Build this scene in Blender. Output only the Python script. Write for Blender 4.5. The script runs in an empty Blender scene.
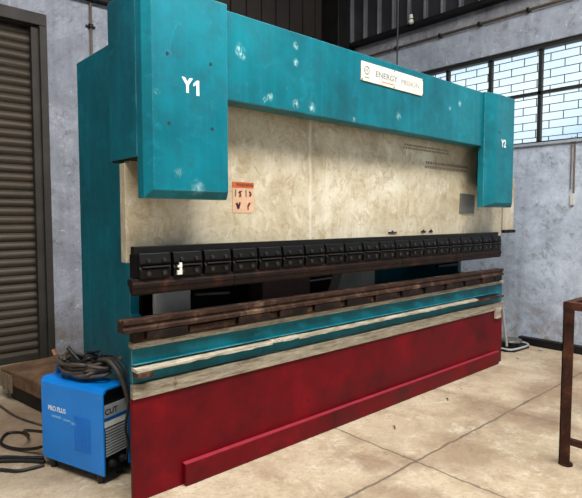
import bpy, bmesh, math, random
from mathutils import Vector, Matrix
random.seed(7)
SC = bpy.context.scene
COL = SC.collection
R = math.radians

# ------------------------------------------------------------------ camera
F_PX = 522.0
cam_d = bpy.data.cameras.new('camera'); cam = bpy.data.objects.new('camera', cam_d); COL.objects.link(cam)
cam_d.sensor_fit = 'HORIZONTAL'; cam_d.sensor_width = 36.0; cam_d.lens = 36.0*F_PX/582.0
cam_d.clip_start = 0.05
PITCH = math.atan(32/F_PX); YAW = math.atan(581*math.cos(PITCH)/F_PX)
fw = Vector((math.cos(YAW)*math.cos(PITCH), math.sin(YAW)*math.cos(PITCH), -math.sin(PITCH)))
rt = Vector((math.sin(YAW), -math.cos(YAW), 0)); up = rt.cross(fw)
cam.matrix_world = Matrix(((rt.x, up.x, -fw.x, 0), (rt.y, up.y, -fw.y, 0), (rt.z, up.z, -fw.z, 1.5), (0, 0, 0, 1)))
SC.camera = cam

# ------------------------------------------------------------------ world, light, exposure
w = bpy.data.worlds.new('sky'); SC.world = w; w.use_nodes = True
wn = w.node_tree; wn.nodes.clear()
wo = wn.nodes.new('ShaderNodeOutputWorld'); wb = wn.nodes.new('ShaderNodeBackground')
tc = wn.nodes.new('ShaderNodeTexCoord'); nz = wn.nodes.new('ShaderNodeTexNoise'); cr = wn.nodes.new('ShaderNodeValToRGB')
nz.inputs['Scale'].default_value = 2.2; nz.inputs['Detail'].default_value = 3
cr.color_ramp.elements[0].position = .42; cr.color_ramp.elements[0].color = (.50, .66, .82, 1)
cr.color_ramp.elements[1].position = .56; cr.color_ramp.elements[1].color = (.95, 1, 1, 1)
wn.links.new(tc.outputs['Generated'], nz.inputs['Vector']); wn.links.new(nz.outputs['Fac'], cr.inputs['Fac'])
wn.links.new(cr.outputs['Color'], wb.inputs['Color']); wb.inputs['Strength'].default_value = 1.6
wn.links.new(wb.outputs[0], wo.inputs[0])

def area(name, loc, size, power, color, aim):
    l = bpy.data.lights.new(name, 'AREA'); l.shape = 'RECTANGLE'; l.size = size[0]; l.size_y = size[1]
    l.energy = power; l.color = color
    o = bpy.data.objects.new(name, l); COL.objects.link(o); o.location = loc
    o.rotation_euler = (Vector(aim)-Vector(loc)).to_track_quat('-Z', 'Y').to_euler()
    return o
area('skylight_daylight', (1.6, -0.3, 6.2), (7.2, .9), 900, (1.0, .98, .94), (2.0, 1.0, 0))
area('open_gate_daylight', (-0.3, -5.7, 1.8), (2.6, 2.8), 14, (.90, .95, 1.0), (2.5, 3, 1.2))
SC.view_settings.view_transform = 'Standard'; SC.view_settings.look = 'None'
SC.view_settings.exposure = 0.0; SC.view_settings.gamma = 1.0; SC.view_settings.use_curve_mapping = False

# ------------------------------------------------------------------ materials
def S(r, g, b):
    f = lambda c: ((c/255+.055)/1.055)**2.4 if c > 10 else c/255/12.92
    return (f(r), f(g), f(b), 1)

class NT:
    def __init__(s, name):
        s.m = bpy.data.materials.new(name); s.m.use_nodes = True; s.t = s.m.node_tree; s.t.nodes.clear()
        s.out = s.n('ShaderNodeOutputMaterial'); s.b = s.n('ShaderNodeBsdfPrincipled')
        s.l(s.b.outputs[0], s.out.inputs[0]); s.pos = s.n('ShaderNodeNewGeometry').outputs['Position']
    def n(s, t, **k):
        x = s.t.nodes.new(t)
        for a, v in k.items(): setattr(x, a, v)
        return x
    def l(s, a, b): s.t.links.new(a, b)
    def sv(s, sock, v):
        if hasattr(v, 'links') or isinstance(v, bpy.types.NodeSocket): s.l(v, sock)
        else: sock.default_value = v
    def scaled(s, sc, loc=(0, 0, 0), obj=False):
        m = s.n('ShaderNodeMapping'); m.inputs['Scale'].default_value = sc; m.inputs['Location'].default_value = loc
        s.l(s.pos, m.inputs[0]); return m.outputs[0]
    def noise(s, scale=5, detail=5, rough=.6, dist=0, vec=None, col=False):
        x = s.n('ShaderNodeTexNoise'); s.l(vec or s.pos, x.inputs['Vector'])
        x.inputs['Scale'].default_value = scale; x.inputs['Detail'].default_value = detail
        x.inputs['Roughness'].default_value = rough; x.inputs['Distortion'].default_value = dist
        return x.outputs['Color' if col else 'Fac']
    def ramp(s, f, stops):
        x = s.n('ShaderNodeValToRGB'); e = x.color_ramp.elements
        while len(e) < len(stops): e.new(.5)
        for i, (p, c) in enumerate(stops):
            e[i].position = p; e[i].color = c if not isinstance(c, (int, float)) else (c, c, c, 1)
        s.l(f, x.inputs[0]); return x.outputs[0]
    def mix(s, f, a, b, mode='MIX'):
        x = s.n('ShaderNodeMix', data_type='RGBA', blend_type=mode)
        s.sv(x.inputs[0], f); s.sv(x.inputs[6], a); s.sv(x.inputs[7], b); return x.outputs[2]
    def math(s, op, a, b=0.0, c=None):
        x = s.n('ShaderNodeMath', operation=op); s.sv(x.inputs[0], a); s.sv(x.inputs[1], b)
        if c is not None: s.sv(x.inputs[2], c)
        return x.outputs[0]
    def xyz(s, v=None):
        x = s.n('ShaderNodeSeparateXYZ'); s.l(v or s.pos, x.inputs[0]); return x.outputs
    def dist(s, p, sc=(1, 1, 1)):
        d = s.n('ShaderNodeVectorMath', operation='SUBTRACT'); s.l(s.pos, d.inputs[0]); d.inputs[1].default_value = p
        q = s.n('ShaderNodeVectorMath', operation='MULTIPLY'); s.l(d.outputs[0], q.inputs[0]); q.inputs[1].default_value = sc
        r = s.n('ShaderNodeVectorMath', operation='LENGTH'); s.l(q.outputs[0], r.inputs[0]); return r.outputs['Value']
    def done(s, col, rough=.6, metal=0.0, bump=None, bs=.3, bd=.01, spec=None):
        s.sv(s.b.inputs['Base Color'], col); s.sv(s.b.inputs['Roughness'], rough); s.sv(s.b.inputs['Metallic'], metal)
        if spec is not None: s.b.inputs['Specular IOR Level'].default_value = spec
        if bump is not None:
            x = s.n('ShaderNodeBump'); x.inputs['Strength'].default_value = bs; x.inputs['Distance'].default_value = bd
            s.l(bump, x.inputs['Height']); s.l(x.outputs[0], s.b.inputs['Normal'])
        return s.m

def plain(name, rgb, rough=.5, metal=0.0, var=.25, scale=9, spec=None):
    t = NT(name); c = S(*rgb); d = (c[0]*(1-var), c[1]*(1-var), c[2]*(1-var), 1); e = tuple(min(1, v*(1+var)) for v in c[:3])+(1,)
    return t.done(t.ramp(t.noise(scale, 5), [(.3, d), (.7, e)]), rough, metal, spec=spec)

def teal_mat(name='teal_paint', spots=(), base=((0, 76, 88), (0, 119, 132)), wear=.65):
    t = NT(name)
    big = t.noise(1.6, 4, .6)
    col = t.ramp(big, [(.3, S(*base[0])), (.7, S(*base[1]))])
    strk = t.noise(1.0, 6, .7, vec=t.scaled((14, 14, .9)))
    col = t.mix(t.ramp(strk, [(.45, 0), (.8, .35)]), col, S(0, 136, 162))
    dirt = t.noise(4.3, 8, .72)
    col = t.mix(t.ramp(dirt, [(.48, 0), (.72, .6)]), col, S(18, 78, 88))
    # fine scratches and chips down to the primer
    ch = t.noise(17, 8, .8, 1.2)
    col = t.mix(t.ramp(ch, [(wear, 0), (wear+.05, .55)]), col, S(140, 190, 192))
    # paint rubbed off along the edges
    bv = t.n('ShaderNodeBevel', samples=4); bv.inputs['Radius'].default_value = .010
    dt = t.n('ShaderNodeVectorMath', operation='DOT_PRODUCT'); t.l(bv.outputs[0], dt.inputs[0]); t.l(t.n('ShaderNodeNewGeometry').outputs['Normal'], dt.inputs[1])
    em_ = t.math('MULTIPLY', t.ramp(dt.outputs['Value'], [(.80, 1.0), (.97, 0)]), t.ramp(t.noise(9, 6, .75), [(.42, .05), (.58, .75)]))
    col = t.mix(em_, col, S(150, 186, 180))
    fin = t.noise(8, 9, .8, .8, vec=t.scaled((1, 1, 1), (5, 0, 2)))
    col = t.mix(t.ramp(fin, [(.55, 0), (.70, .35)]), col, S(30, 156, 178))
    for (p, r, a) in spots:
        d = t.dist(p); nn = t.noise(26, 4, .7)
        gate = t.ramp(t.noise(34, 6, .8, 1.0, vec=t.scaled((1, 1, .6))), [(.44, 0), (.56, 1.0)])
        f = t.math('MULTIPLY', t.ramp(t.math('DIVIDE', t.math('ADD', d, t.math('MULTIPLY', t.math('SUBTRACT', nn, .5), r*1.3)), r), [(0.0, 1.0), (.55, .5), (1.0, 0)]), t.math('MULTIPLY', gate, a))
        col = t.mix(f, col, S(185, 228, 228))
    return t.done(col, t.ramp(dirt, [(.3, .34), (.7, .55)]), 0, t.noise(3, 3), .06, .02, spec=.25)

def cream_mat(name='ram_scraped_cream'):
    t = NT(name)
    a = t.noise(2.2, 7, .7, .6)
    col = t.ramp(a, [(.30, S(176, 160, 130)), (.5, S(210, 198, 170)), (.68, S(232, 224, 202))])
    b = t.noise(10, 10, .85, .9)
    col = t.mix(t.ramp(b, [(.50, 0), (.60, .55), (.72, .2)]), col, S(160, 130, 82))
    c = t.noise(7, 9, .85, .7, vec=t.scaled((1, 1, .55), (3, 0, 0)))
    col = t.mix(t.ramp(c, [(.54, 0), (.68, .8)]), col, S(238, 234, 220))
    s = t.noise(1, 5, .7, vec=t.scaled((16, 16, .6)))
    col = t.mix(t.ramp(s, [(.5, 0), (.75, .35)]), col, S(160, 146, 116))
    # vertical weld seam
    x = t.xyz(); w = t.math('ABSOLUTE', t.math('SUBTRACT', t.math('ADD', x[0], t.math('MULTIPLY', t.noise(3, 3), .05)), 2.505))
    col = t.mix(t.math('MULTIPLY', t.ramp(w, [(0.0, 1.0), (.022, 0)]), .75), col, S(226, 222, 204))
    return t.done(col, .42, .25, b, .12, .01)

def red_mat():
    t = NT('red_paint'); a = t.noise(2.4, 7, .7)
    col = t.ramp(a, [(.3, S(62, 0, 8)), (.55, S(100, 0, 14)), (.75, S(134, 2, 24))])
    b = t.noise(9, 8, .75); col = t.mix(t.ramp(b, [(.58, 0), (.75, .6)]), col, S(58, 2, 12))
    c = t.noise(30, 6, .8, 1); col = t.mix(t.ramp(c, [(.70, 0), (.75, .6)]), col, S(170, 80, 84))
    return t.done(col, t.ramp(a, [(.3, .42), (.7, .6)]), 0, b, .08, .01, spec=.2)

def rust_mat(name, c1, c2, c3, rough=.55, metal=.4):
    t = NT(name); a = t.noise(7, 8, .75, .5)
    col = t.ramp(a, [(.3, S(*c1)), (.52, S(*c2)), (.75, S(*c3))])
    s = t.noise(1, 5, .7, vec=t.scaled((3, 20, 60)))
    col = t.mix(t.ramp(s, [(.5, 0), (.8, .4)]), col, S(*c1))
    return t.done(col, rough, metal, a, .2, .004, spec=.22)

def chipped_mat(name='chipped_cream_paint', cs=((104, 92, 76), (158, 148, 128), (208, 202, 186))):
    t = NT(name); a = t.noise(1, 9, .8, .3, vec=t.scaled((5, 14, 40)))
    col = t.ramp(a, [(.36, S(*cs[0])), (.48, S(*cs[1])), (.66, S(*cs[2]))])
    b = t.noise(5, 8, .8, 1); col = t.mix(t.ramp(b, [(.62, 0), (.66, .8)]), col, S(70, 54, 42))
    return t.done(col, .5, 0, a, .25, .004)

def plaster_mat(name, a1, a2, a3, dirt=(88, 84, 78)):
    t = NT(name); a = t.noise(1.6, 12, .82, .3)
    col = t.ramp(a, [(.3, S(*a1)), (.52, S(*a2)), (.72, S(*a3))])
    b = t.noise(7, 11, .88, .5)
    col = t.mix(t.ramp(b, [(.53, 0), (.60, .55), (.7, .3)]), col, S(*dirt))
    c = t.noise(9, 9, .8, .8, vec=t.scaled((1, 1, 1), (7, 3, 1)))
    col = t.mix(t.ramp(c, [(.60, 0), (.64, .8)]), col, S(212, 216, 224))
    st = t.noise(1, 5, .65, vec=t.scaled((7, 7, .35)))
    col = t.mix(t.ramp(st, [(.5, 0), (.8, .35)]), col, S(*dirt))
    # damp brown staining low on the wall
    z = t.xyz()[2]; lo = t.math('MULTIPLY', t.ramp(z, [(0.1, 1.0), (.65, 0)]), t.ramp(t.noise(3.2, 7, .75, 1), [(.45, 0), (.62, .9)]))
    col = t.mix(lo, col, S(126, 112, 96))
    return t.done(col, .88, 0, b, .5, .012)

def floor_mat():
    t = NT('concrete_floor'); p = t.xyz()
    a = t.noise(.9, 8, .7, .6)
    col = t.ramp(a, [(.28, S(160, 142, 118)), (.5, S(184, 166, 140)), (.72, S(200, 184, 160))])
    b = t.noise(3.0, 12, .85, .3)
    col = t.mix(t.ramp(b, [(.47, 0), (.60, .6)]), col, S(142, 118, 92))
    c = t.noise(4, 12, .88, .3, vec=t.scaled((1, 1, 1), (9, 2, 0)))
    col = t.mix(t.ramp(c, [(.52, 0), (.62, .65)]), col, S(220, 210, 190))
    g = t.noise(34, 8, .85); col = t.mix(t.ramp(g, [(.52, 0), (.66, .65)]), col, S(122, 102, 82))
    wob = t.math('MULTIPLY', t.math('SUBTRACT', t.noise(4, 6, .7), .5), .05)
    wob2 = t.math('MULTIPLY', t.math('SUBTRACT', t.noise(9, 6, .7), .5), .03)
    h = None
    def line(val, center, wd, strength, stain, sw):
        nonlocal col, h
        d = t.math('ABSOLUTE', t.math('SUBTRACT', t.math('ADD', val, t.math('ADD', wob, wob2)), center))
        s = t.math('MULTIPLY', t.ramp(d, [(0.0, 1.0), (sw, 0)]), t.ramp(t.noise(2.3, 6, .7), [(.42, .08), (.6, stain)]))
        col = t.mix(s, col, S(122, 100, 80))
        f = t.math('MULTIPLY', t.ramp(d, [(wd*.4, 1.0), (wd, 0)]), strength)
        col = t.mix(f, col, S(74, 64, 54)); h = f if h is None else t.math('MAXIMUM', h, f)
    line(p[1], 1.81, .011, .75, .75, .16)
    line(p[0], 2.66, .009, .7, .6, .11)
    line(p[0], 3.93, .006, .35, .55, .09)
    line(p[0], 5.6, .007, .4, .4, .08)
    line(p[0], 0.2, .007, .5, .3, .06)
    # oily darker patches where the machine is fed
    for q, r in (((2.95, 1.62, 0), .30), ((4.6, 1.75, 0), .40), ((1.05, 3.9, 0), .9), ((3.85, 1.95, 0), .34), ((3.9, 1.55, 0), .30), ((5.3, 1.9, 0), .35), ((2.2, 1.55, 0), .3), ((2.45, 2.0, 0), .2)):
        d = t.math('ADD', t.dist(q), t.math('MULTIPLY', t.math('SUBTRACT', t.noise(5, 6, .75), .5), .5))
        col = t.mix(t.ramp(d, [(r*.3, .62), (r, 0)]), col, S(124, 98, 76))
    hb = t.math('SUBTRACT', b, t.math('MULTIPLY', h, 1.5))
    return t.done(col, t.ramp(b, [(.3, .62), (.7, .85)]), 0, hb, .35, .012)

def shutter_mat():
    t = NT('shutter_steel'); a = t.noise(1, 6, .7, vec=t.scaled((1.2, 1.2, 14)))
    col = t.ramp(a, [(.3, S(52, 47, 39)), (.6, S(77, 69, 58)), (.8, S(108, 97, 80))])
    b = t.noise(9, 8, .75); col = t.mix(t.ramp(b, [(.55, 0), (.72, .6)]), col, S(84, 56, 38))
    return t.done(col, .55, .3)

TEAL = teal_mat()
TEALD = teal_mat('teal_paint_side', base=((0, 78, 92), (0, 106, 122)), wear=.72)
spots = [((1.755, 2.37, 2.418), .04, .9), ((1.77, 2.37, 2.39), .025, .7), ((2.174, 2.37, 2.53), .028, .6), ((2.174, 2.37, 2.434), .03, .8), ((2.174, 2.37, 2.185), .035, .9),
         ((1.969, 2.37, 2.195), .03, .8), ((2.31, 2.37, 2.185), .035, .9), ((4.053, 2.37, 2.452), .03, .7), ((1.93, 2.37, 2.17), .02, .5), ((2.7, 2.37, 2.16), .025, .5), ((3.2, 2.37, 2.24), .03, .6),
         ((3.9, 2.37, 2.4), .03, .5)]
TEALB = teal_mat('teal_paint_beam', spots)
TEALC = teal_mat('teal_paint_cover', [((1.33, 2.31, 1.72), .03, .30), ((1.44, 2.31, 1.65), .05, .4), ((1.22, 2.31, 2.1), .02, .5)], base=((0, 86, 100), (0, 127, 143)))
CREAM = cream_mat(); RED = red_mat(); CHIP = chipped_mat(); SCRAPE = chipped_mat('scraped_grey_strip', ((86, 76, 62), (136, 126, 108), (176, 168, 148))); FLOOR = floor_mat(); SHUT = shutter_mat()
WALL = plaster_mat('whitewashed_plaster', (112, 116, 126), (150, 154, 166), (190, 196, 208))
WALLR = plaster_mat('whitewashed_plaster_blue', (122, 130, 144), (176, 186, 202), (218, 226, 238))
CONC = plaster_mat('raw_concrete', (120, 126, 138), (150, 156, 168), (178, 184, 194))
BRICKR = plaster_mat('rough_masonry', (96, 96, 100), (132, 132, 138), (176, 176, 182), (44, 42, 42))
DIE = rust_mat('rusty_tool_steel', (22, 13, 9), (58, 38, 28), (132, 106, 86), .6, .1)
DIEB = rust_mat('dark_die_block', (8, 6, 5), (22, 14, 10), (66, 44, 32), .6, .05)
PUNCH = rust_mat('brown_punch_steel', (8, 4, 3), (28, 14, 9), (76, 42, 26), .6, .05)
CLAMP = plain('black_oiled_clamp', (5, 5, 5), .5, .1, .6, 14, .25)
BOLT = plain('worn_bolt', (50, 46, 44), .45, .4, .3, 20)
BLACK = plain('black_rubber', (20, 20, 21), .5, 0, .3, 12)
CABLE = plain('dirty_cable_sheath', (70, 62, 56), .55, 0, .5, 14)
DARKM = plain('dark_steel', (20, 19, 19), .5, .1, .4, 6, .25)
CLAD = plain('dark_cladding_sheet', (50, 50, 54), .45, .3, .3, 3)
CLADR = plain('cladding_rib', (130, 134, 142), .4, .4, .3, 3)
CLADB = plain('brown_cladding_sheet', (34, 28, 25), .6, .1, .3, 2)
FRAME = plain('window_steel', (30, 28, 26), .6, .2, .3, 8)
GRILLE = plain('grille_bar', (70, 76, 84), .6, .1, .2, 8)
RUST = rust_mat('rust_frame', (30, 16, 12), (62, 36, 26), (118, 70, 44), .8, .15)
BROWN = rust_mat('brown_plate', (84, 62, 46), (122, 94, 72), (156, 126, 98), .8, .1)
PANEL = plain('purple_brown_cabinet', (120, 92, 88), .6, 0, .2, 4)
GREYP = plain('grey_panel', (190, 186, 180), .5, .1, .3, 4)
BLUE = plain('blue_machine_enamel', (0, 128, 222), .38, 0, .12, 3)
BLUED = plain('blue_trim', (0, 84, 160), .4, 0, .1, 3)
WHITE = plain('white_label', (214, 214, 206), .55, 0, .08, 20)
PLATE = plain('nameplate_enamel', (226, 214, 196), .5, 0, .10, 24)
SILV = plain('pale_silver_panel', (170, 172, 172), .45, .2, .15, 10)
INK = plain('grey_ink', (126, 136, 146), .6, 0, .1, 30)
INKD = plain('dark_ink', (34, 30, 40), .6, 0, .1, 30)
INKR = plain('red_ink', (170, 70, 60), .6, 0, .1, 30)
FADED = plain('faded_stencil_ink', (146, 134, 116), .6, .1, .2, 20)
PAINTW = plain('white_stencil_paint', (226, 232, 228), .6, 0, .1, 30)
ORANGE = plain('orange_label', (186, 88, 34), .55, 0, .15, 30)
PEACH = plain('peach_label', (206, 168, 136), .55, 0, .10, 30)
MAROON = plain('maroon_ink', (84, 30, 44), .6, 0, .2, 40)
SAGE = plain('sage_ink', (96, 108, 84), .6, 0, .2, 40)
METAL = plain('bare_metal', (160, 152, 140), .35, .8, .2, 20)
PATCH = plain('grey_cover_plate', (112, 110, 106), .4, .5, .2, 10)
PIPE = plain('brown_conduit', (104, 92, 78), .6, .1, .25, 10)
PALE = plain('pale_conduit', (168, 170, 168), .6, .1, .2, 10)
COPPER = plain('copper_tip', (190, 130, 100), .35, .6, .2, 20)
OFFW = plain('old_white_plastic', (190, 188, 178), .5, 0, .1, 10)

def glass_mat():
    t = NT('dusty_glass'); t.t.nodes.remove(t.b)
    tr = t.n('ShaderNodeBsdfTransparent'); gl = t.n('ShaderNodeBsdfGlossy'); df = t.n('ShaderNodeBsdfTranslucent')
    gl.inputs['Roughness'].default_value = .1; tr.inputs[0].default_value = (.92, .95, .96, 1); df.inputs[0].default_value = (.9, .93, .95, 1)
    m1 = t.n('ShaderNodeMixShader'); m1.inputs[0].default_value = .15; t.l(tr.outputs[0], m1.inputs[1]); t.l(df.outputs[0], m1.inputs[2])
    m2 = t.n('ShaderNodeMixShader'); m2.inputs[0].default_value = .05; t.l(m1.outputs[0], m2.inputs[1]); t.l(gl.outputs[0], m2.inputs[2])
    t.l(m2.outputs[0], t.out.inputs[0]); return t.m
GLASS = glass_mat()

# ------------------------------------------------------------------ mesh helpers
class MB:
    def __init__(s): s.bm = bmesh.new()
    def box(s, x0, x1, y0, y1, z0, z1, M=None):
        v = [s.bm.verts.new(Vector(p)) for p in ((x0, y0, z0), (x1, y0, z0), (x1, y1, z0), (x0, y1, z0), (x0, y0, z1), (x1, y0, z1), (x1, y1, z1), (x0, y1, z1))]
        for f in ((0, 3, 2, 1), (4, 5, 6, 7), (0, 1, 5, 4), (1, 2, 6, 5), (2, 3, 7, 6), (3, 0, 4, 7)): s.bm.faces.new([v[i] for i in f])
        if M: bmesh.ops.transform(s.bm, matrix=M, verts=v)
        return s
    def hull(s, pts):
        v = [s.bm.verts.new(Vector(p)) for p in pts]
        bmesh.ops.convex_hull(s.bm, input=v); return s
    def prism(s, prof, axis, a, b):
        """extrude a closed 2-D profile along an axis from a to b"""
        def P(u, v, c): return {'x': (c, u, v), 'y': (u, c, v), 'z': (u, v, c)}[axis]
        A = [s.bm.verts.new(P(u, v, a)) for u, v in prof]; B = [s.bm.verts.new(P(u, v, b)) for u, v in prof]
        n = len(prof); s.bm.faces.new(A); s.bm.faces.new(B[::-1])
        for i in range(n): s.bm.faces.new((A[i], B[i], B[(i+1) % n], A[(i+1) % n]))
        return s
    def cyl(s, p, q, r, r2=None, n=12):
        p = Vector(p); q = Vector(q); d = q-p; r2 = r if r2 is None else r2
        m = Matrix.Translation((p+q)/2) @ d.to_track_quat('Z', 'Y').to_matrix().to_4x4()
        bmesh.ops.create_cone(s.bm, cap_ends=True, segments=n, radius1=r, radius2=r2, depth=d.length, matrix=m); return s
    def tube(s, pts, r, n=8, smooth=6, closed=False):
        pts = [Vector(p) for p in pts]
        if smooth:
            out = []; N = len(pts)
            rng = range(N if closed else N-1)
            for i in rng:
                g = (lambda k: pts[k % N]) if closed else (lambda k: pts[max(0, min(N-1, k))])
                a, b, c, d = g(i-1), g(i), g(i+1), g(i+2)
                for k in range(smooth):
                    t = k/smooth
                    out.append(.5*((2*b)+(c-a)*t+(2*a-5*b+4*c-d)*t*t+(3*b-a-3*c+d)*t**3))
            if not closed: out.append(pts[-1])
            pts = out
        N = len(pts); rings = []; prev = None
        for i, p in enumerate(pts):
            if closed: t = pts[(i+1) % N]-pts[i-1]
            else: t = pts[min(i+1, N-1)]-pts[max(i-1, 0)]
            t.normalize()
            if prev is None: u = t.orthogonal().normalized()
            else:
                u = prev-t*prev.dot(t); u = u.normalized() if u.length > 1e-6 else t.orthogonal().normalized()
            prev = u; v = t.cross(u)
            rings.append([s.bm.verts.new(p+r*(math.cos(2*math.pi*k/n)*u+math.sin(2*math.pi*k/n)*v)) for k in range(n)])
        M = N if closed else N-1
        for i in range(M):
            A, B = rings[i], rings[(i+1) % N]
            for k in range(n): s.bm.faces.new((A[k], A[(k+1) % n], B[(k+1) % n], B[k]))
        if not closed: s.bm.faces.new(rings[0][::-1]); s.bm.faces.new(rings[-1])
        return s
    def build(s, name, mat, parent=None, origin=(0, 0, 0), bevel=0, smooth=False, seg=2):
        me = bpy.data.meshes.new(name); bmesh.ops.recalc_face_normals(s.bm, faces=s.bm.faces)
        if any(origin): bmesh.ops.translate(s.bm, verts=s.bm.verts, vec=-Vector(origin))
        s.bm.to_mesh(me); s.bm.free(); me.materials.append(mat)
        if smooth:
            for p in me.polygons: p.use_smooth = True
        o = bpy.data.objects.new(name, me); COL.objects.link(o)
        if parent: o.parent = parent
        else: o.location = origin
        if bevel:
            b = o.modifiers.new('bevel', 'BEVEL'); b.width = bevel; b.segments = seg; b.limit_method = 'ANGLE'; b.angle_limit = R(40)
        return o

def text_mesh(name, txt, size, mat, parent, loc, rot, extrude=.0012, align='CENTER', sx=1.0, bold=0.0):
    cu = bpy.data.curves.new(name, 'FONT'); cu.body = txt; cu.size = size; cu.extrude = extrude; cu.align_x = align; cu.align_y = 'CENTER'; cu.offset = bold
    tmp = bpy.data.objects.new('tmp', cu); COL.objects.link(tmp)
    bpy.context.view_layer.update()
    me = bpy.data.meshes.new_from_object(tmp.evaluated_get(bpy.context.evaluated_depsgraph_get()))
    bpy.data.objects.remove(tmp); bpy.data.curves.remove(cu)
    me.materials.clear(); me.materials.append(mat); me.name = name
    o = bpy.data.objects.new(name, me); COL.objects.link(o); o.parent = parent
    o.location = loc; o.rotation_euler = rot; o.scale = (sx, 1, 1); return o

def thing(name, label, cat, loc=(0, 0, 0), rot=(0, 0, 0), group=None):
    o = bpy.data.objects.new(name, None); COL.objects.link(o); o.location = loc; o.rotation_euler = rot
    return tag(o, label, cat, group)
def tag(o, label, cat, group=None):
    o['label'] = label; o['category'] = cat
    if group: o['group'] = group
    return o
def struct(o, label=None):
    o['kind'] = 'structure'
    if label: o['label'] = label
    return o

# ------------------------------------------------------------------ structure: floor, walls, cladding, roof
XW, YB, XL, YF = 6.2, 5.76, -4.2, -6.0
struct(MB().box(XL-.3, XW+.3, YF, YB+1.2, -.12, 0).build('floor', FLOOR))
# back wall with the shutter opening (x -1.5..1.80, z 0..3.5)
b = MB().box(1.80, XW, YB, YB+.25, 0, 3.86).box(XL, -1.5, YB, YB+.25, 0, 3.86).box(-1.5, 1.80, YB, YB+.25, 3.56, 3.86)
struct(b.build('wall_back', WALL))
struct(MB().box(XL-.25, XL, YF, YB+.25, 0, 6.9).build('wall_left', WALL))
struct(MB().box(XL, -2, YF-.2, YF, 0, 7).box(1.4, XW, YF-.2, YF, 0, 7).box(-2, 1.4, YF-.2, YF, 3.6, 7).build('wall_front', WALL))
# right wall with window opening (y -3.2..4.18, z 2.355..3.47)
WY0, WY1, WZ0, WZ1 = -3.2, 4.18, 2.355, 3.47
b = MB().box(XW, XW+.25, YF, YB+.25, 0, WZ0).box(XW, XW+.25, WY1, YB+.25, WZ0, WZ1).box(XW, XW+.25, YF, WY0, WZ0, WZ1).box(XW, XW+.25, YF, YB+.25, WZ1, 3.86)
struct(b.build('wall_right', WALLR))
struct(MB().box(XW-.035, XW+.02, YF, YB, 3.47, 3.855).build('trim_1', CONC, bevel=.008), 'concrete lintel band above the window')
struct(MB().box(XW, XW+.25, YF, YB+.25, 3.86, 4.3).build('wall_right_upper', BRICKR))
struct(MB().box(1.4, XW, YB, YB+.2, 3.86, 4.0).build('wall_back_upper', DARKM))
# corrugated cladding sheets above both walls
def corrugated(x_of, y0, y1, z0, z1):
    m = MB(); y = y0; prof = []
    while y < y1:
        prof += [(x_of, y), (x_of, y+.20), (x_of-.03, y+.215), (x_of-.03, y+.245), (x_of, y+.26)]; y += .26
    A = [m.bm.verts.new((a, b_, z0)) for a, b_ in prof]; B = [m.bm.verts.new((a, b_, z1)) for a, b_ in prof]
    for i in range(len(prof)-1): m.bm.faces.new((A[i], A[i+1], B[i+1], B[i]))
    return m
rc = corrugated(6.13, YF, YB-.35, 4.11, 6.3)
cl = rc.build('wall_right_cladding', CLAD); struct(cl)
so = cl.modifiers.new('thick', 'SOLIDIFY'); so.thickness = .004
rb = MB(); y = YF
while y < YB-.4:
    rb.box(6.088, 6.098, y+.216, y+.244, 4.115, 6.3); y += .26
struct(rb.build('cladding_ribs', CLADR, cl))
struct(MB().box(6.06, 6.2, YF, YB-.3, 4.075, 4.125).build('trim_2', DARKM))
m = MB(); m.box(XL, 6.2, YB+.02, YB+.06, 3.88, 7.2)
x = XL
while x < 5.9:
    m.box(x, x+.035, YB-.012, YB+.02, 3.9, 7.2); x += .26
struct(m.build('wall_back_cladding', CLADB))
struct(MB().box(5.82, 6.19, 5.42, 5.755, 3.88, 6.9).build('trim_3', DARKM, bevel=.01), 'dark steel column in the corner above the masonry')
struct(MB().box(1.4, 6.1, 5.66, 5.758, 3.82, 3.90).build('trim_4', DARKM, bevel=.004))
# roof: dark sheets, one translucent skylight strip left open for daylight
m = MB()
m.box(XL-.3, XW+.3, .2, YB+.4, 6.9, 6.95).box(XL-.3, XW+.3, YF, -.8, 6.9, 6.95).box(XL-.3, -2.1, -.8, .2, 6.9, 6.95).box(5.3, XW+.3, -.8, .2, 6.9, 6.95)
struct(m.build('ceiling', CLADB))
struct(MB().box(XW-.02, XW+.1, YF, YB, 6.25, 6.95).build('trim_5', CLAD))
for yy in (-3.5, -1.2, 2.4, 4.8):
    struct(MB().box(XL, 6.1, yy, yy+.1, 6.62, 6.78).build('trim_6', DARKM))

# ------------------------------------------------------------------ window on the right wall
wroot = bpy.data.objects.new('window_1', None); COL.objects.link(wroot); wroot.location = (XW+.1, 0, WZ0); struct(wroot, 'long steel-framed industrial window with brick pattern grille')
O = (XW+.1, 0, WZ0)
muls = [4.18, 3.83, 3.235, 2.63, 2.02, 1.41, .8, .19, -.42, -1.03, -1.64, -2.25, -3.2]
f = MB(); X0, X1 = XW+.02, XW+.075
f.box(X0-.03, X1, WY0, WY1, WZ1-.05, WZ1).box(X0, X1, WY0, WY1, WZ0, WZ0+.02).box(X0, X1, WY0, WY1, 2.915, 2.95)
for y in muls: f.box(X0, X1, y-.02, y+.02, WZ0, WZ1)
f.build('window_frame', FRAME, wroot, O)
for i in range(len(muls)-1):
    ya, yb = muls[i+1]+.02, muls[i]-.02
    g = MB(); xa, xb = XW+.045, XW+.054
    for zlo, zhi in ((WZ0+.02, 2.915), (2.95, WZ1-.05)):
        z = zlo+.05; row = 0
        rows = []
        while z < zhi-.01:
            rows.append(z); g.box(xa, xb, ya, yb, z-.004, z+.004); z += .0905
        edges = [zlo]+rows+[zhi]
        for k in range(len(edges)-1):
            for fr in ((.42, .96) if k % 2 else (.15, .69)):
                y = yb-(yb-ya)*fr; g.box(xa, xb, y-.004, y+.004, edges[k], edges[k+1])
    g.build('window_grille', GRILLE, wroot, O)
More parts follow.
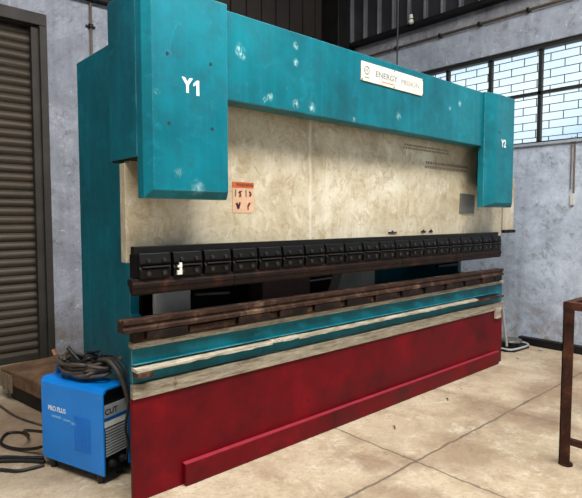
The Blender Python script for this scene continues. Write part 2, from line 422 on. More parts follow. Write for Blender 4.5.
MB().box(XW+.085, XW+.09, WY0+.01, WY1-.01, WZ0+.01, WZ1-.02).build('window_glass', GLASS, wroot, O)
struct(MB().box(XW-.03, XW+.02, WY0, WY1, WZ0-.03, WZ0).build('window_sill', CONC))

# ------------------------------------------------------------------ roller shutter (door)
d = bpy.data.objects.new('door_1', None); COL.objects.link(d); d.location = (.15, YB+.1, 0); struct(d, 'brown steel roller shutter')
O = (.15, YB+.1, 0)
prof = []; z = .02; P = .088
while z < 3.46:
    for k in range(6):
        a = k/6; prof.append((YB+.11-.017*math.sin(math.pi*a)**.8, z+P*.86*a))
    prof.append((YB+.118, z+P*.93)); z += P
m = MB(); A = [m.bm.verts.new((-1.5, a, c)) for a, c in prof]; B = [m.bm.verts.new((1.74, a, c)) for a, c in prof]
for i in range(len(prof)-1): m.bm.faces.new((A[i], B[i], B[i+1], A[i+1]))
m.build('shutter_curtain', SHUT, d, O)
GUIDE = plain('shutter_guide', (52, 48, 44), .65, .2, .3, 6)
MB().box(1.66, 1.798, YB+.02, YB+.085, 0, 3.439).box(1.73, 1.799, YB-.03, YB+.0195, 0, 3.439).build('guide_rail', GUIDE, d, O, bevel=.006)
MB().box(-1.5, -1.38, YB-.03, YB+.085, 0, 3.439).build('guide_rail', GUIDE, d, O, bevel=.006)
MB().box(-1.5, 1.80, YB-.03, YB+.05, 3.44, 3.56).box(-1.5, 1.80, YB+.13, YB+.5, 3.3, 3.56).build('shutter_header', GUIDE, d, O, bevel=.006)
MB().box(-1.5, 1.74, YB+.06, YB+.12, 0, .06).build('bottom_bar', GUIDE, d, O)

# ------------------------------------------------------------------ press brake
PB = thing('press_brake', 'large teal hydraulic press brake with red base and scraped cream ram', 'press brake', (3.1, 2.6, 0))
O = (3.1, 2.6, 0)
def pb(m, name, mat, bevel=0, smooth=False): return m.build(name, mat, PB, O, bevel, smooth)
# side frames (C plates)
def side(x0, x1, nm='side_frame'):
    prof = [(2.60, 0), (3.62, 0), (3.62, 2.53), (2.64, 2.53), (2.64, 1.42), (2.86, 1.36), (2.875, .93), (2.60, .86)]
    return pb(MB().prism(prof, 'x', x0, x1), nm, TEALD, .006)
side(1.32, 1.38); side(4.94, 5.0)
# bed
pb(MB().box(1.16, 5.215, 2.52, 2.55, 0, .555), 'base_plate', RED, .003)
pb(MB().box(1.45, 5.10, 2.483, 2.52, 0, .128), 'base_step', RED, .008)
pb(MB().box(1.165, 5.21, 2.525, 2.555, .636, .83), 'table_plate', TEAL, .003)
pb(MB().box(1.16, 5.215, 2.505, 2.54, .555, .632), 'scraped_strip', SCRAPE, .004)
pb(MB().box(5.04, 5.14, 2.492, 2.52, .47, .575), 'end_plate', CHIP, .004)
pb(MB().box(1.162, 5.20, 2.505, 2.56, .82, .853), 'table_top_edge', CHIP, .006)
pb(MB().box(1.45, 5.10, 2.485, 2.52, .126, .131), 'step_lit_edge', plain('lit_rubbed_red_paint', (146, 44, 56), .5, 0, .3, 8, .2), .002)  # paler strip: skylight on the step top painted in, plus rubbed paint
# chipped tool ledge: two runs with a gap, rough outline
def ledge(x0, x1, z0=.706, z1=.717):
    m = MB(); n = max(2, int((x1-x0)/.06)); top = []; 
    pr = []
    for i in range(n+1):
        x = x0+(x1-x0)*i/n; pr.append((x, 2.468+random.uniform(-.004, .005), z0+random.uniform(-.004, .003)))
    vs = []
    for (x, y, zb) in pr:
        vs.append([m.bm.verts.new(p) for p in ((x, y, zb), (x, y, z1), (x, 2.53, z1+.010), (x, 2.53, zb))])
    for i in range(n):
        for k in range(4): m.bm.faces.new((vs[i][k], vs[i+1][k], vs[i+1][(k+1) % 4], vs[i][(k+1) % 4]))
    m.bm.faces.new(vs[0]); m.bm.faces.new(vs[-1][::-1])
    return pb(m, 'tool_ledge', CHIP)
ledge(1.165, 2.07); ledge(2.30, 4.62); ledge(2.07, 2.30, .710, .722)
pb(MB().box(4.62, 5.13, 2.465, 2.53, .692, .708), 'ledge_rail', DIE, .002)
pb(MB().box(1.165, 5.1, 2.50, 2.53, 0.737, .741), 'table_lip', TEAL, .003)
pb(MB().box(1.17, 1.26, 2.462, 2.53, .672, .70), 'ledge_bracket', DIE, .003)
# die holder, clamping blocks, die rail
pb(MB().box(1.165, 5.10, 2.49, 2.55, .853, .935), 'die_holder', DIE, .004)
xs = [(1.22, 1.46), (1.80, 2.05), (2.12, 2.36), (2.43, 2.68), (2.75, 3.00), (3.07, 3.32), (3.40, 3.64), (3.72, 3.96), (4.04, 4.28), (4.36, 4.60), (4.67, 4.90), (4.92, 5.06)]
for a, c in xs: pb(MB().box(a, c, 2.455, 2.50, .868, .915), 'die_clamp_block', DIEB, .006)
for a, c in [(1.48, 1.78)]+[(xs[i][1]+.01, xs[i+1][0]-.01) for i in range(1, len(xs)-1)]:
    pb(MB().box(a, c, 2.472, 2.50, .872, .905), 'die_wedge', DIE, .004)
prof = [(2.452, .918), (2.525, .918), (2.525, .984), (2.515, .984), (2.508, .970), (2.50, .984), (2.488, .972), (2.476, .984), (2.452, .984), (2.452, .962), (2.462, .955), (2.462, .945), (2.452, .938)]
pb(MB().prism(prof, 'x', 1.092, 5.085), 'bottom_die', DIE, .002)
# ram
pb(MB().prism([(1.162, 1.262), (1.20, 1.262), (5.225, 1.305), (5.225, 1.78), (4.97, 1.785), (4.97, 2.33), (1.19, 2.33), (1.19, 1.775), (1.162, 1.775)], 'y', 2.56, 2.62), 'ram', CREAM, .003)
pb(MB().box(5.235, 5.47, 2.545, 2.56, 1.365, 1.9), 'ram_guide', CREAM, .003)
pb(MB().box(5.235, 5.47, 2.52, 2.56, 1.335, 1.366), 'guide_foot', CLAMP, .003)
for x in (5.22, 5.28, 5.34): pb(MB().cyl((x, 2.508, 1.35), (x, 2.515, 1.35), .008), 'guide_bolt', BOLT)
# upper tool rail with twenty clamps
pb(MB().box(1.158, 4.98, 2.465, 2.50, 1.31, 1.351).box(1.20, 5.05, 2.50, 2.565, 1.31, 1.336), 'clamp_rail', DARKM, .003)
pb(MB().box(1.165, 4.975, 2.455, 2.53, 1.188, 1.31), 'tool_holder', CLAMP, .003)
CL0 = MB().prism([(2.425, 1.190), (2.455, 1.182), (2.455, 1.318), (2.430, 1.318), (2.418, 1.266), (2.432, 1.250), (2.418, 1.236)], 'x', 0, .172).build('punch_clamp', CLAMP, PB, O, .004)
BO0 = []
for (dx, z, r) in ((.045, 1.282, .010), (.133, 1.282, .010), (.045, 1.216, .012), (.133, 1.216, .012)):
    BO0.append(MB().cyl((dx, 2.412, z), (dx, 2.430, z), r).build('clamp_bolt', BOLT, CL0, O))
CH0 = MB().box(.012, .166, 2.411, 2.432, 1.246, 1.252).build('clamp_edge', BOLT, CL0, O)
for i in range(20):
    X = 1.170+i*.1903
    if i == 0: c = CL0
    else:
        c = CL0.copy(); COL.objects.link(c); c.parent = PB
        for b0 in BO0+[CH0]:
            q = b0.copy(); COL.objects.link(q); q.parent = c
    c.location.x += 0
    c.location = (X, 0, 0)
# white tag wired to the first clamps
pb(MB().box(1.385, 1.40, 2.408, 2.416, 1.205, 1.262).box(1.372, 1.40, 2.406, 2.416, 1.20, 1.222).box(1.374, 1.40, 2.406, 2.416, 1.238, 1.25), 'tag', WHITE)
# punch segments (gooseneck profile)
gp = [(2.436, 1.188), (2.490, 1.188), (2.490, 1.160), (2.470, 1.150), (2.466, 1.128), (2.444, 1.106), (2.432, 1.118), (2.430, 1.140), (2.424, 1.148), (2.424, 1.165), (2.434, 1.172)]
segs = [1.132, 1.75, 2.55, 3.35, 4.15, 4.975]
for i in range(5): pb(MB().prism(gp, 'x', segs[i]+.0015, segs[i+1]-.0015), 'punch', PUNCH, .0015)
# head: beam, cheeks, cylinder covers
pb(MB().box(1.5, 4.95, 2.37, 2.50, 2.135, 2.61), 'head_beam', TEALB, .006)
pb(MB().box(1.17, 5.0, 2.50, 2.60, 2.30, 2.60), 'head_beam_back', TEALD, .004)
pb(MB().box(1.16, 1.46, 2.411, 2.73, 1.795, 2.612), 'head_cheek', TEALD, .005)
pb(MB().box(4.70, 5.0, 2.411, 2.73, 1.795, 2.60), 'head_cheek', TEALD, .005)
pb(MB().box(1.168, 1.45, 2.42, 2.722, 1.788, 1.7955), 'cheek_underside_shade', DARKM)  # dark plate painting in the shade under the hollow cheek
def cover(xa, xb, xc, xd, mat, zt):
    """xa,xd outer edges at the back of the chamfer; xb,xc edges of the front face"""
    yb_, yf = 2.35, 2.312
    pts = [(xa, yb_, 1.592), (xa, yb_, zt), (xd, yb_, 1.592), (xd, yb_, zt), (xa, 2.408, 1.592), (xa, 2.408, zt), (xd, 2.408, 1.592), (xd, 2.408, zt),
           (xb, yf, 1.632), (xb, yf, zt), (xc, yf, 1.632), (xc, yf, zt)]
    return pb(MB().hull(pts), 'cylinder_cover', mat, .004)
lc = cover(1.16, 1.197, 1.63, 1.645, TEALC, 2.612); rcv = cover(4.44, 4.60, 4.93, 4.99, TEAL, 2.612)
for (x, z) in ((1.278, 2.290), (1.526, 2.286), (1.281, 1.957), (1.532, 1.956)):
    MB().cyl((x, 2.3105, z), (x, 2.3125, z), .0085).build('screw', INKD, lc, O)
MB().cyl((4.64, 2.3105, 2.27), (4.64, 2.3125, 2.27), .0085).build('screw', INKD, rcv, O)
rx = (R(90), 0, 0)
text_mesh('lettering', 'Y', .098, PAINTW, lc, (1.386-O[0], 2.3112-O[1], 2.151), rx, .001, bold=.004, sx=.85)
MB().prism([(1.438, 2.111), (1.454, 2.111), (1.454, 2.188), (1.442, 2.188), (1.420, 2.168), (1.420, 2.154), (1.438, 2.166)], 'y', 2.310, 2.3118).build('digit_one', PAINTW, lc, O)
text_mesh('lettering', 'Y2', .098, PAINTW, rcv, (4.73-O[0], 2.3112-O[1], 2.175), rx, .001, bold=.002, sx=.85)
# nameplate
npl = pb(MB().box(2.77, 3.495, 2.362, 2.37, 2.43, 2.56), 'nameplate', PLATE, .002)
text_mesh('lettering', 'ENERGY', .056, INK, npl, (3.045-O[0], 2.3615-O[1], 2.496), rx, .0006, bold=.0012, sx=1.22)
text_mesh('lettering', 'MISSION', .052, INK, npl, (3.33-O[0], 2.3615-O[1], 2.494), rx, .0006, sx=1.18)
em = MB().tube([(2.825+.026*math.cos(a), 2.3615, 2.505+.026*math.sin(a)) for a in [k*math.pi/8 for k in range(16)]], .0035, 6, 0, True)
em.box(2.812, 2.838, 2.361, 2.3625, 2.497, 2.503).box(2.812, 2.838, 2.361, 2.3625, 2.508, 2.513).box(2.80, 2.85, 2.361, 2.3625, 2.452, 2.46)
em.build('emblem', INK, npl, O)
MB().box(2.99, 3.14, 2.361, 2.3625, 2.452, 2.457).build('red_line', INKR, npl, O)
for x in (3.13, 3.13): pass
for (x, z) in ((3.13, 2.551), (3.13, 2.438), (2.778, 2.438), (3.487, 2.438), (3.487, 2.551)): MB().cyl((x, 2.359, z), (x, 2.363, z), .005).build('rivet', INKD, npl, O)
# warning sticker
st = pb(MB().box(1.833, 1.992, 2.5575, 2.56, 1.526, 1.705), 'warning_sticker', PEACH)
st['label'] = 'orange and peach warning sticker with four pictograms'
MB().box(1.833, 1.992, 2.556, 2.558, 1.676, 1.710).build('sticker_header', ORANGE, st, O)
text_mesh('lettering', 'WARNING', .026, MAROON, st, (1.923-O[0], 2.5558-O[1], 1.693), rx, .0004, bold=.0006)
def picto(cx, cz, k):
    m = MB(); y0, y1 = 2.5555, 2.5575
    def bar(ax, az, bx, bz, wdt):
        a = Vector((ax, 0, az)); q = Vector((bx, 0, bz)); dd = (q-a).normalized(); n = Vector((-dd.z, 0, dd.x))*wdt
        m.prism([((a+n).x, (a+n).z), ((a-n).x, (a-n).z), ((q-n).x, (q-n).z), ((q+n).x, (q+n).z)], 'y', y0, y1)
    if k == 0:
        bar(cx, cz+.016, cx+.004, cz-.004, .005); bar(cx+.004, cz-.004, cx-.006, cz-.022, .003); bar(cx+.004, cz-.004, cx+.010, cz-.022, .003); bar(cx-.01, cz+.004, cx+.016, cz+.016, .003)
    elif k == 1:
        bar(cx-.006, cz+.016, cx+.008, cz+.002, .005); bar(cx+.008, cz+.002, cx-.004, cz-.014, .006)
    elif k == 2:
        bar(cx-.012, cz+.014, cx+.002, cz-.022, .007); bar(cx+.014, cz+.018, cx+.002, cz-.018, .006); bar(cx-.016, cz+.002, cx+.012, cz+.002, .003)
    else:
        bar(cx+.012, cz+.018, cx-.004, cz-.004, .006); bar(cx-.004, cz-.004, cx-.002, cz-.026, .004)
    m.build('pictogram', MAROON, st, O)
for k, (cx, cz) in enumerate(((1.842, 1.638), (1.918, 1.636), (1.83, 1.568), (1.905, 1.566))): picto(cx*1.024, cz+.003, k)
for cx in (1.851, 1.929): MB().box(cx, cx+.008, 2.5555, 2.5575, 1.623, 1.665).build('caution_mark', SAGE, st, O)
# faded illegible stencil lines on the ram (broken dashes)
def dashes(name, x0, x1, z0, z1, rows, mat):
    m = MB()
    for r_ in range(rows):
        zt = z1-(z1-z0)*r_/rows; zb = zt-(z1-z0)/rows*.62; x = x0+random.uniform(0, .02)
        while x < x1:
            wdt = random.uniform(.014, .034); m.box(x, min(x1, x+wdt), 2.5585, 2.56, zb, zt); x += wdt+random.uniform(.006, .012)
    return pb(m, name, mat)
dashes('faded_stencil', 3.52, 4.20, 2.045, 2.095, 2, FADED)
dashes('faded_stencil', 3.83, 4.52, 1.90, 1.975, 2, FADED)
pb(MB().box(1.21, 5.04, 2.554, 2.56, 1.336, 1.344), 'ram_lower_edge', WHITE, .001)
# grey cover patch and small fittings
pp = pb(MB().box(4.40, 4.65, 2.545, 2.56, 1.536, 1.715, Matrix.Translation((4.52, 2.55, 1.62)) @ Matrix.Rotation(R(2), 4, 'Y') @ Matrix.Translation((-4.52, -2.55, -1.62))), 'cover_plate', PATCH, .003)
for (x0, x1) in ((3.34, 3.44), (3.79, 3.85), (3.91, 3.96)): pb(MB().box(x0, x1, 2.552, 2.56, 1.369, 1.382).cyl(((x0+x1)/2, 2.55, 1.382), ((x0+x1)/2, 2.56, 1.382), .010), 'small_clip', INKD)
pb(MB().cyl((4.60, 2.44, 1.80), (4.64, 2.44, 1.80), .016).cyl((4.64, 2.44, 1.80), (4.70, 2.44, 1.79), .007), 'limit_switch', OFFW)
# rear parts seen through the throat
pb(MB().box(1.38, 2.75, 3.50, 3.54, .15, 1.7), 'rear_guard', DARKM, .004)
pb(MB().box(1.50, 1.76, 2.92, 2.95, .80, 1.15), 'rear_cabinet', GREYP, .01)
pb(MB().box(2.66, 3.20, 3.30, 3.50, .40, 1.35), 'motor_cabinet', PANEL, .01)
for k in range(3): pb(MB().hull([(3.2, 3.45, .90+k*.06), (3.2, 3.47, .90+k*.06), (3.2, 3.45, .912+k*.06), (3.2, 3.47, .912+k*.06), (3.66, 3.45, .91+k*.06), (3.66, 3.47, .91+k*.06), (3.66, 3.45, .922+k*.06), (3.66, 3.47, .922+k*.06)]), 'guard_bar', WHITE)
pb(MB().box(3.20, 3.70, 3.50, 3.53, .15, 1.7), 'rear_guard', DARKM)
pb(MB().prism([(3.50, .70), (4.1, .70), (4.1, 1.4), (3.82, 1.4)], 'y', 3.30, 3.42), 'slanted_cover', GREYP, .006)
pb(MB().box(4.1, 4.94, 3.40, 3.52, .3, 1.7), 'rear_beam', TEALD, .006)
pb(MB().box(1.95, 2.25, 3.18, 3.20, .935, .95, Matrix.Translation((2.1, 3.19, .94)) @ Matrix.Rotation(R(3), 4, 'Y') @ Matrix.Translation((-2.1, -3.19, -.94))), 'bright_rod', METAL)
pb(MB().box(1.38, 4.94, 3.0, 3.06, .62, .78), 'back_gauge_beam', DARKM, .006)
for x in (1.95, 4.3): pb(MB().box(x, x+.06, 2.75, 3.05, .78, .81).box(x+.01, x+.05, 2.72, 2.76, .80, .88), 'gauge_finger', BOLT, .003)
pb(MB().box(1.38, 1.41, 2.90, 2.94, 0, 1.6), 'hydraulic_column', DARKM, .01)
pb(MB().box(4.55, 4.94, 2.86, 2.90, 1.00, 1.02), 'guide_rod', DARKM)
pb(MB().box(1.4, 4.94, 2.75, 3.4, 2.30, 2.44), 'hydraulic_tank', TEALD, .006)

# ------------------------------------------------------------------ blue plasma cutter
Bv = Vector((1.111, 2.785, 0)); u = Vector((-.171, .497, 0)).normalized(); v = Vector((u.y, -u.x, 0))
ang = math.atan2(v.y, v.x)   # local x = v (along the front), local y = u (towards the back)
WC = thing('plasma_cutter', 'blue portable plasma cutter on the floor against the left end of the press brake', 'plasma cutter', (Bv.x, Bv.y, 0), (0, 0, ang))
L, W, z0, z1 = .525, .197, .06, .55
m = MB()
t_ = .012
m.prism([(0, z0), (0, z1-.03), (.012, z1-.008), (.03, z1), (W-.03, z1), (W-.012, z1-.008), (W, z1-.03), (W, z0), (W-t_, z0), (W-t_, z1-.034), (W-.034, z1-t_), (.034, z1-t_), (t_, z1-.034), (t_, z0)], 'y', 0, L)
m.build('shell', BLUE, WC, bevel=.002)
MB().box(t_, W-t_, .02, L-.015, z0+.004, z1-t_-.002).build('chassis', DARKM, WC)
fp = MB().box(t_+.002, W-t_-.002, .006, .022, z0+.01, .47).build('front_panel', CLAMP, WC)
MB().box(t_+.004, W-t_-.004, .001, .006, .385, .455).build('label_strip', SILV, fp)
MB().box(t_+.004, W-t_-.004, .000, .0055, .365, .385).build('blue_stripe', BLUED, fp)
MB().box(t_+.004, W-t_-.004, .001, .006, .33, .365).build('label_strip', WHITE, fp)
text_mesh('lettering', 'CUT', .045, INKD, fp, (.062, .0004, .415), rx, .0008, bold=.001)
g = MB()
for k in range(10): g.box(t_+.008, W-t_-.008, -.003, .006, .165+k*.0163, .173+k*.0163)
g.build('grille', SILV, fp)
MB().box(t_+.004, W-t_-.004, .003, .008, .16, .33).build('grille_backing', DARKM, fp)
for x in (.06, .135): MB().cyl((x, .008, .115), (x, -.022, .115), .022, .018, 16).cyl((x, -.022, .115), (x, -.03, .115), .010).build('output_socket', BLACK, fp)
lv = MB()
for k in range(18):
    lv.box(-.003, .001, .10+.0*k, .235, .165+k*.0115, .1685+k*.0115)
lv.build('vent_slots', BLUE, WC)
for x in (.03, W-.03):
    for y in (.06, L-.06): MB().cyl((x, y, 0), (x, y, z0+.005), .018, .022).build('foot', BLACK, WC)
MB().box(.012, W-.012, .01, L-.01, z0-.012, z0+.004).build('base_plate', DARKM, WC)
h = MB().tube([(W/2, L-.03, z1-.01), (W/2, L-.03, z1+.03), (W/2, L-.06, z1+.045), (W/2, .28, z1+.045), (W/2, .25, z1+.03), (W/2, .25, z1-.01)], .014, 10, 5)
h.build('handle', BLUED, WC, smooth=True)
rs = (R(90), 0, R(-90))
text_mesh('lettering', 'PRO PLUS', .040, PAINTW, WC, (-.0006, .385, .372), rs, .0004, bold=.0006, sx=.9)
dd_ = MB()
for (a, c, z, hh) in ((.33, .45, .360, .006), (.27, .33, .318, .010), (.35, .43, .322, .012), (.22, .26, .308, .012)): dd_.box(-.0008, .0005, a, c, z, z+hh)
dd_.build('faded_print', plain('faded_print', (120, 180, 225), .5, 0, .1), WC)
for (y, z) in ((.02, .08), (.02, .50), (L-.03, .08), (L-.03, .50)): MB().cyl((-.002, y, z), (.002, y, z), .005).build('screw', METAL, WC)

# ------------------------------------------------------------------ cable coil piled on the cutter
ctr = Bv+u*.27+v*.11
CT = thing('coiled_torch_cable', 'dirty black torch cable coiled on top of the blue plasma cutter', 'cable', (ctr.x, ctr.y, .56), (0, 0, ang))
m = MB(); pts = []
for i in range(0, 96):
    a = i*2*math.pi/15; k = i/96
    ra = .165+.030*math.sin(i*.71)+.018*math.sin(i*1.9); rb = .088+.018*math.sin(i*.53+1)
    pts.append((rb*math.cos(a)+.010*math.sin(i*.37), ra*math.sin(a)+.02*math.sin(i*.23), .020+.085*k+.010*math.sin(i*1.3)))
m.tube(pts, .0105, 7, 3).build('cable', CABLE, CT, smooth=True)
m = MB(); pts = []
for i in range(0, 52):
    a = 1.0+i*2*math.pi/13; k = i/52
    ra = .105+.035*math.sin(i*.9); rb = .068+.02*math.sin(i*.6)
    pts.append((rb*math.cos(a)+.01, ra*math.sin(a)-.02, .028+.11*k+.012*math.sin(i*1.7)))
m.tube(pts, .0075, 7, 3).build('thin_cable', BLACK, CT, smooth=True)
MB().tube([(.02, -.10, .10), (.0, -.20, .12), (.0, -.28, .06), (.02, -.305, -.03), (.045, -.305, -.12)], .013, 8, 6).build('hanging_cable', CABLE, CT, smooth=True)
MB().tube([(.03, -.08, .12), (.03, -.21, .11), (.035, -.29, .02), (.04, -.31, -.12), (.02, -.305, -.26), (.035, -.31, -.36), (.01, -.31, -.442)], .007, 8, 6).build('hanging_cable', BLACK, CT, smooth=True)
MB().tube([(.05, -.05, .11), (.065, -.18, .12), (.070, -.30, .00), (.055, -.325, -.20), (.070, -.335, -.42), (.04, -.34, -.545)], .006, 8, 6).build('hanging_cable', BLACK, CT, smooth=True)
MB().cyl((-.06, .13, .05), (-.075, .16, .125), .012, .010).build('torch_body', CABLE, CT)
MB().cyl((-.075, .16, .125), (-.082, .17, .158), .012, .012).build('torch_tip', COPPER, CT)
MB().tube([(-.02, .02, .09), (-.03, .06, .13), (-.035, .10, .165)], .012, 8, 4).build('torch_handle', BLACK, CT, smooth=True)
MB().cyl((.07, -.16, .085), (.085, -.215, .120), .010, .012).box(.075, .095, -.225, -.20, .11, .125).build('earth_clamp', METAL, CT)

# ------------------------------------------------------------------ supply cables on the floor
def cable(name, pts, r, label, mat=BLACK):
    o = MB().tube([Vector(p)-Vector(pts[0]) for p in pts], r, 8, 8).build(name, mat, None, (0, 0, 0), smooth=True)
    o.location = pts[0]; return tag(o, label, 'cable')
bk = Bv+u*(L-.02)
cable('power_cable', [(.955, 3.30, .20), (.90, 3.50, .16), (.98, 3.72, .035), (.98, 3.86, .012), (.90, 3.92, .012), (.83, 3.80, .012), (.84, 3.68, .014), (.90, 3.56, .02), (.95, 3.46, .045), (.965, 3.40, .07)], .0095, 'thin black cable looping out on the floor left of the blue cutter')
cable('supply_cable', [(.965, 3.36, .012), (.88, 3.44, .013), (.80, 3.52, .013), (.72, 3.58, .013), (.60, 3.66, .013), (.40, 3.74, .013)], .012, 'upper of two thick cables running left across the floor from the cutter')
cable('supply_cable', [(.955, 3.305, .012), (.87, 3.40, .013), (.79, 3.47, .013), (.71, 3.52, .013), (.58, 3.58, .013), (.38, 3.62, .013)], .012, 'lower of two thick cables running left across the floor from the cutter')
cable('gas_hose', [(.94, 3.262, .012), (.87, 3.27, .012), (.80, 3.29, .012), (.73, 3.37, .012), (.62, 3.46, .012), (.42, 3.5, .012)], .010, 'black hose nearest the camera, curving left from the foot of the blue cutter')
cable('loose_wire', [(1.12, 3.92, .009), (1.06, 4.10, .009), (1.02, 4.28, .009), (1.00, 4.50, .009), (.98, 4.70, .009), (.92, 4.85, .009), (.7, 5.0, .009)], .008, 'thin dark wire trailing on the floor beside the brown steel platform', CABLE)

# ------------------------------------------------------------------ brown steel platform by the shutter
p0 = Vector((1.064, 4.814, 0)); p1 = Vector((1.174, 4.10, 0)); uu = (p1-p0).normalized(); vv = Vector((-uu.y, uu.x, 0))
if vv.x < 0: vv = -vv
PL = thing('steel_platform', 'low brown steel platform plate lying behind the cutter before the shutter', 'platform', (p0.x, p0.y, 0), (0, 0, math.atan2(uu.y, uu.x)))
# local x runs towards the camera, local y towards the right (vv)
sgn = 1 if (Matrix.Rotation(math.atan2(uu.y, uu.x), 3, 'Z') @ Vector((0, 1, 0))).dot(vv) > 0 else -1
def lb(m, a, b_, c, d_, e, f_): c, d_ = sorted((c*sgn, d_*sgn)); return m.box(a, b_, c, d_, e, f_)
lb(MB(), 0, 1.15, 0, .66, .135, .25).build('deck', BROWN, PL, bevel=.006)
lb(MB(), .10, 1.10, .04, .10, .0, .135).build('runner', DARKM, PL, bevel=.004)
lb(MB(), .10, 1.10, .52, .58, .0, .135).build('runner', DARKM, PL, bevel=.004)
m = MB()
for k in range(5): lb(m, .02+.045*k, .05+.045*k, -.012, -.001, .10-.02*(k % 3), .22)
m.build('torn_cloth', plain('torn_cloth', (128, 112, 92), .9, 0, .3, 12), PL)

# ------------------------------------------------------------------ rusty angle iron stand at right
FS = thing('angle_iron_stand', 'rusty brown angle iron stand frame at the right foreground', 'stand', (3.36, 1.17, 0))
O = (3.36, 1.17, 0)
def angle(x, y, sx, sy):
    m = MB(); w_, th, h_ = .062, .006, .987
    xa, xb = sorted((x, x+sx*w_)); ya, yb_ = sorted((y, y+sy*w_))
    m.box(xa, xb, min(y, y+sy*th), max(y, y+sy*th), .005, h_)
    m.box(min(x, x+sx*th), max(x, x+sx*th), ya, yb_, .005, h_)
    return m
X0, X1, Y0, Y1 = 3.275, 4.30, .30, 1.208
for (x, y, sx, sy) in ((X0, Y1, 1, -1), (X0, Y0, 1, 1), (X1, Y1, -1, -1), (X1, Y0, -1, 1)):
    lg = angle(x, y, sx, sy).build('leg', RUST, FS, O)
    MB().cyl((x+sx*.03, y+sy*.03, 0), (x+sx*.03, y+sy*.03, .010), .040, .040, 16).build('foot_plate', RUST, lg, O)
MB().box(X0-.0015, X0+.008, Y0, Y1-.0095, .95, .988).box(X0-.0015, X0+.045, Y0, Y1+.0015, .988, .995).build('top_rail', RUST, FS, O)
MB().box(X0-.0015, X1, Y1-.008, Y1+.0015, .95, .988).box(X0+.046, X1, Y1-.045, Y1+.0015, .988, .995).build('top_rail', RUST, FS, O)
MB().box(X1-.006, X1, Y0, Y1, .95, .995).build('top_rail', RUST, FS, O)
MB().box(X0, X1, Y0, Y0+.006, .95, .995).build('top_rail', RUST, FS, O)
MB().box(X0+.006, X0+.04, Y0, Y1-.01, .135, .17).build('low_rail', RUST, FS, O)

# ------------------------------------------------------------------ foot pedal and its conduit beyond the machine
FP = thing('foot_pedal', 'foot pedal on a flat pale tray beyond the right end of the machine', 'foot pedal', (5.85, 2.80, 0))
O = (5.85, 2.80, 0)
MB().prism([(5.60, 2.66), (5.66, 2.58), (5.98, 2.56), (6.10, 2.66), (6.06, 2.80), (5.72, 2.92), (5.62, 2.86)], 'z', 0, .022).build('tray', DARKM, FP, O, .006)
MB().tube([(5.62, 2.68, .028), (5.67, 2.60, .028), (5.97, 2.575, .028), (6.08, 2.66, .028), (6.05, 2.79, .028), (5.72, 2.90, .028), (5.63, 2.84, .028)], .012, 8, 4, True).build('tray_rim', PALE, FP, O, smooth=True)
MB().cyl((5.86, 2.72, .02), (5.86, 2.72, .075), .085, .075, 20).build('pedal_block', BLACK, FP, O)
MB().cyl((5.86, 2.72, .075), (5.86, 2.72, .10), .125, .115, 24).build('pedal_plate', PATCH, FP, O, .004)
o = MB().tube([(0, 0, 0), (-.05, 0, .17), (-.105, 0, .36), (-.135, 0, .50)], .014, 8, 6).build('pedal_conduit', PALE, None, smooth=True)
o.location = (5.635, 2.66, .06); tag(o, 'pale conduit rising from the foot pedal to the press brake end', 'conduit')

# ------------------------------------------------------------------ pipes, conduits and small wall things
o = MB().cyl((0, 0, 0), (0, 0, 1.9), .014, n=12).build('conduit_pipe', PIPE, None, smooth=True); o.location = (2.255, YB-.025, 1.95)
tag(o, 'brown vertical conduit on the back wall beside the roller shutter', 'pipe')
MB().cyl((0, 0, 1.585), (0, 0, 1.625), .026).box(-.05, .05, .0, .022, 1.593, 1.613).build('saddle_clip', DARKM, o)
o = MB().cyl((0, -6, 0), (0, 5.3, 0), .018).build('wall_pipe', PIPE, None, smooth=True); o.location = (6.14, 0, 3.872)
tag(o, 'long dark conduit pipe along the ledge above the window', 'pipe')
for y in (4.6, 3.9, 3.35, 2.75, 2.2, 1.5): MB().box(-.028, .055, y-.012, y+.012, -.022, .024).build('saddle_clip', DARKM, o)
o = MB().cyl((0, 0, 0), (0, 0, .62), .009).cyl((0, .035, .05), (0, .035, .62), .006).build('wall_conduit', PIPE, None); o.location = (6.188, 2.215, 1.76)
tag(o, 'thin vertical conduit on the right wall running down from the sill', 'conduit')
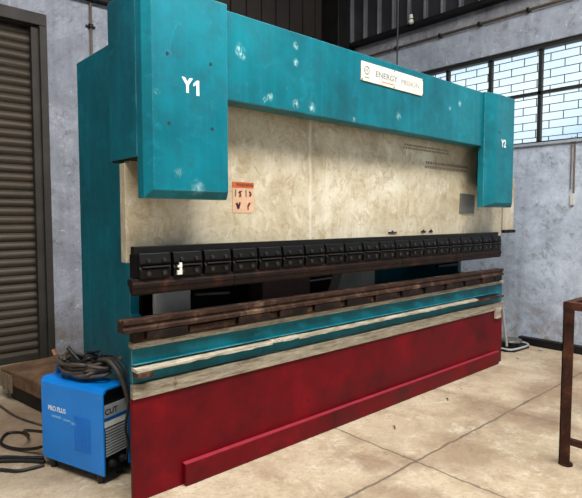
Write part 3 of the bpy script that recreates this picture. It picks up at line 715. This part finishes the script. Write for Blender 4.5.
o = MB().box(-.012, .018, -.018, .018, 0, .13).build('wall_switch', OFFW, None, bevel=.004); o.location = (6.18, 2.225, 1.63)
tag(o, 'small white switch at the lower end of the wall conduit', 'switch')
o = MB().box(-.045, .045, -4.5, 2.75, 0, .085).build('floor_duct', DARKM, None, bevel=.006); o.location = (6.145, 0, .0)
tag(o, 'dark cable duct lying along the foot of the right wall', 'duct')
o = MB().tube([(0, 0, 0), (.004, .0, 1.4), (-.01, 0, 2.6), (-.02, 0, 4.1)], .009, 8, 4).build('hanging_wire', BLACK, None); o.location = (4.821, 3.6, 2.75)
tag(o, 'dark wire hanging from the roof behind the head of the press brake', 'wire')
LB = thing('light_bulb', 'small bulb holder hanging at the cladding edge above the window', 'bulb', (6.03, 4.28, 4.13))
MB().cyl((0, 0, .04), (0, 0, .09), .028, .022, 14).build('holder', OFFW, LB)
bm_ = MB(); bmesh.ops.create_uvsphere(bm_.bm, u_segments=14, v_segments=10, radius=.036); bm_.build('bulb', OFFW, LB, smooth=True)
MB().tube([(0, 0, .09), (.01, 0, .5), (.0, .0, 2.5)], .005, 6, 3).build('flex', BLACK, LB)
# small rubble by the right wall and on the floor
for i, (x, y, s_) in enumerate(((5.95, 2.42, .03), (5.45, 2.45, .018), (5.6, 2.3, .014), (4.1, 2.33, .012))):
    mm = MB(); bmesh.ops.create_icosphere(mm.bm, subdivisions=1, radius=s_)
    for q in mm.bm.verts: q.co *= random.uniform(.7, 1.2); q.co.z *= .5
    o = mm.build('plaster_crumb', PALE, None); o.location = (x, y, s_*.42)
    tag(o, ['largest pale plaster crumb, nearest the foot pedal', 'small pale crumb just beyond the end of the red base', 'tiny pale crumb on the floor in front of the foot pedal', 'smallest crumb on the floor in front of the red base step'][i], 'crumb')
for i, (px_, py_) in enumerate(((2.96, 2.19), (3.75, 2.25))):
    o = MB().tube([(0, 0, 0), (.012, .01, .012), (.02, .03, .006)], .004, 6, 3).build('twig', BLACK, None); o.location = (px_, py_, .004)
    tag(o, ['tiny dark scrap on the floor left of the joint crossing', 'tiny dark scrap on the floor near the base step'][i], 'scrap')
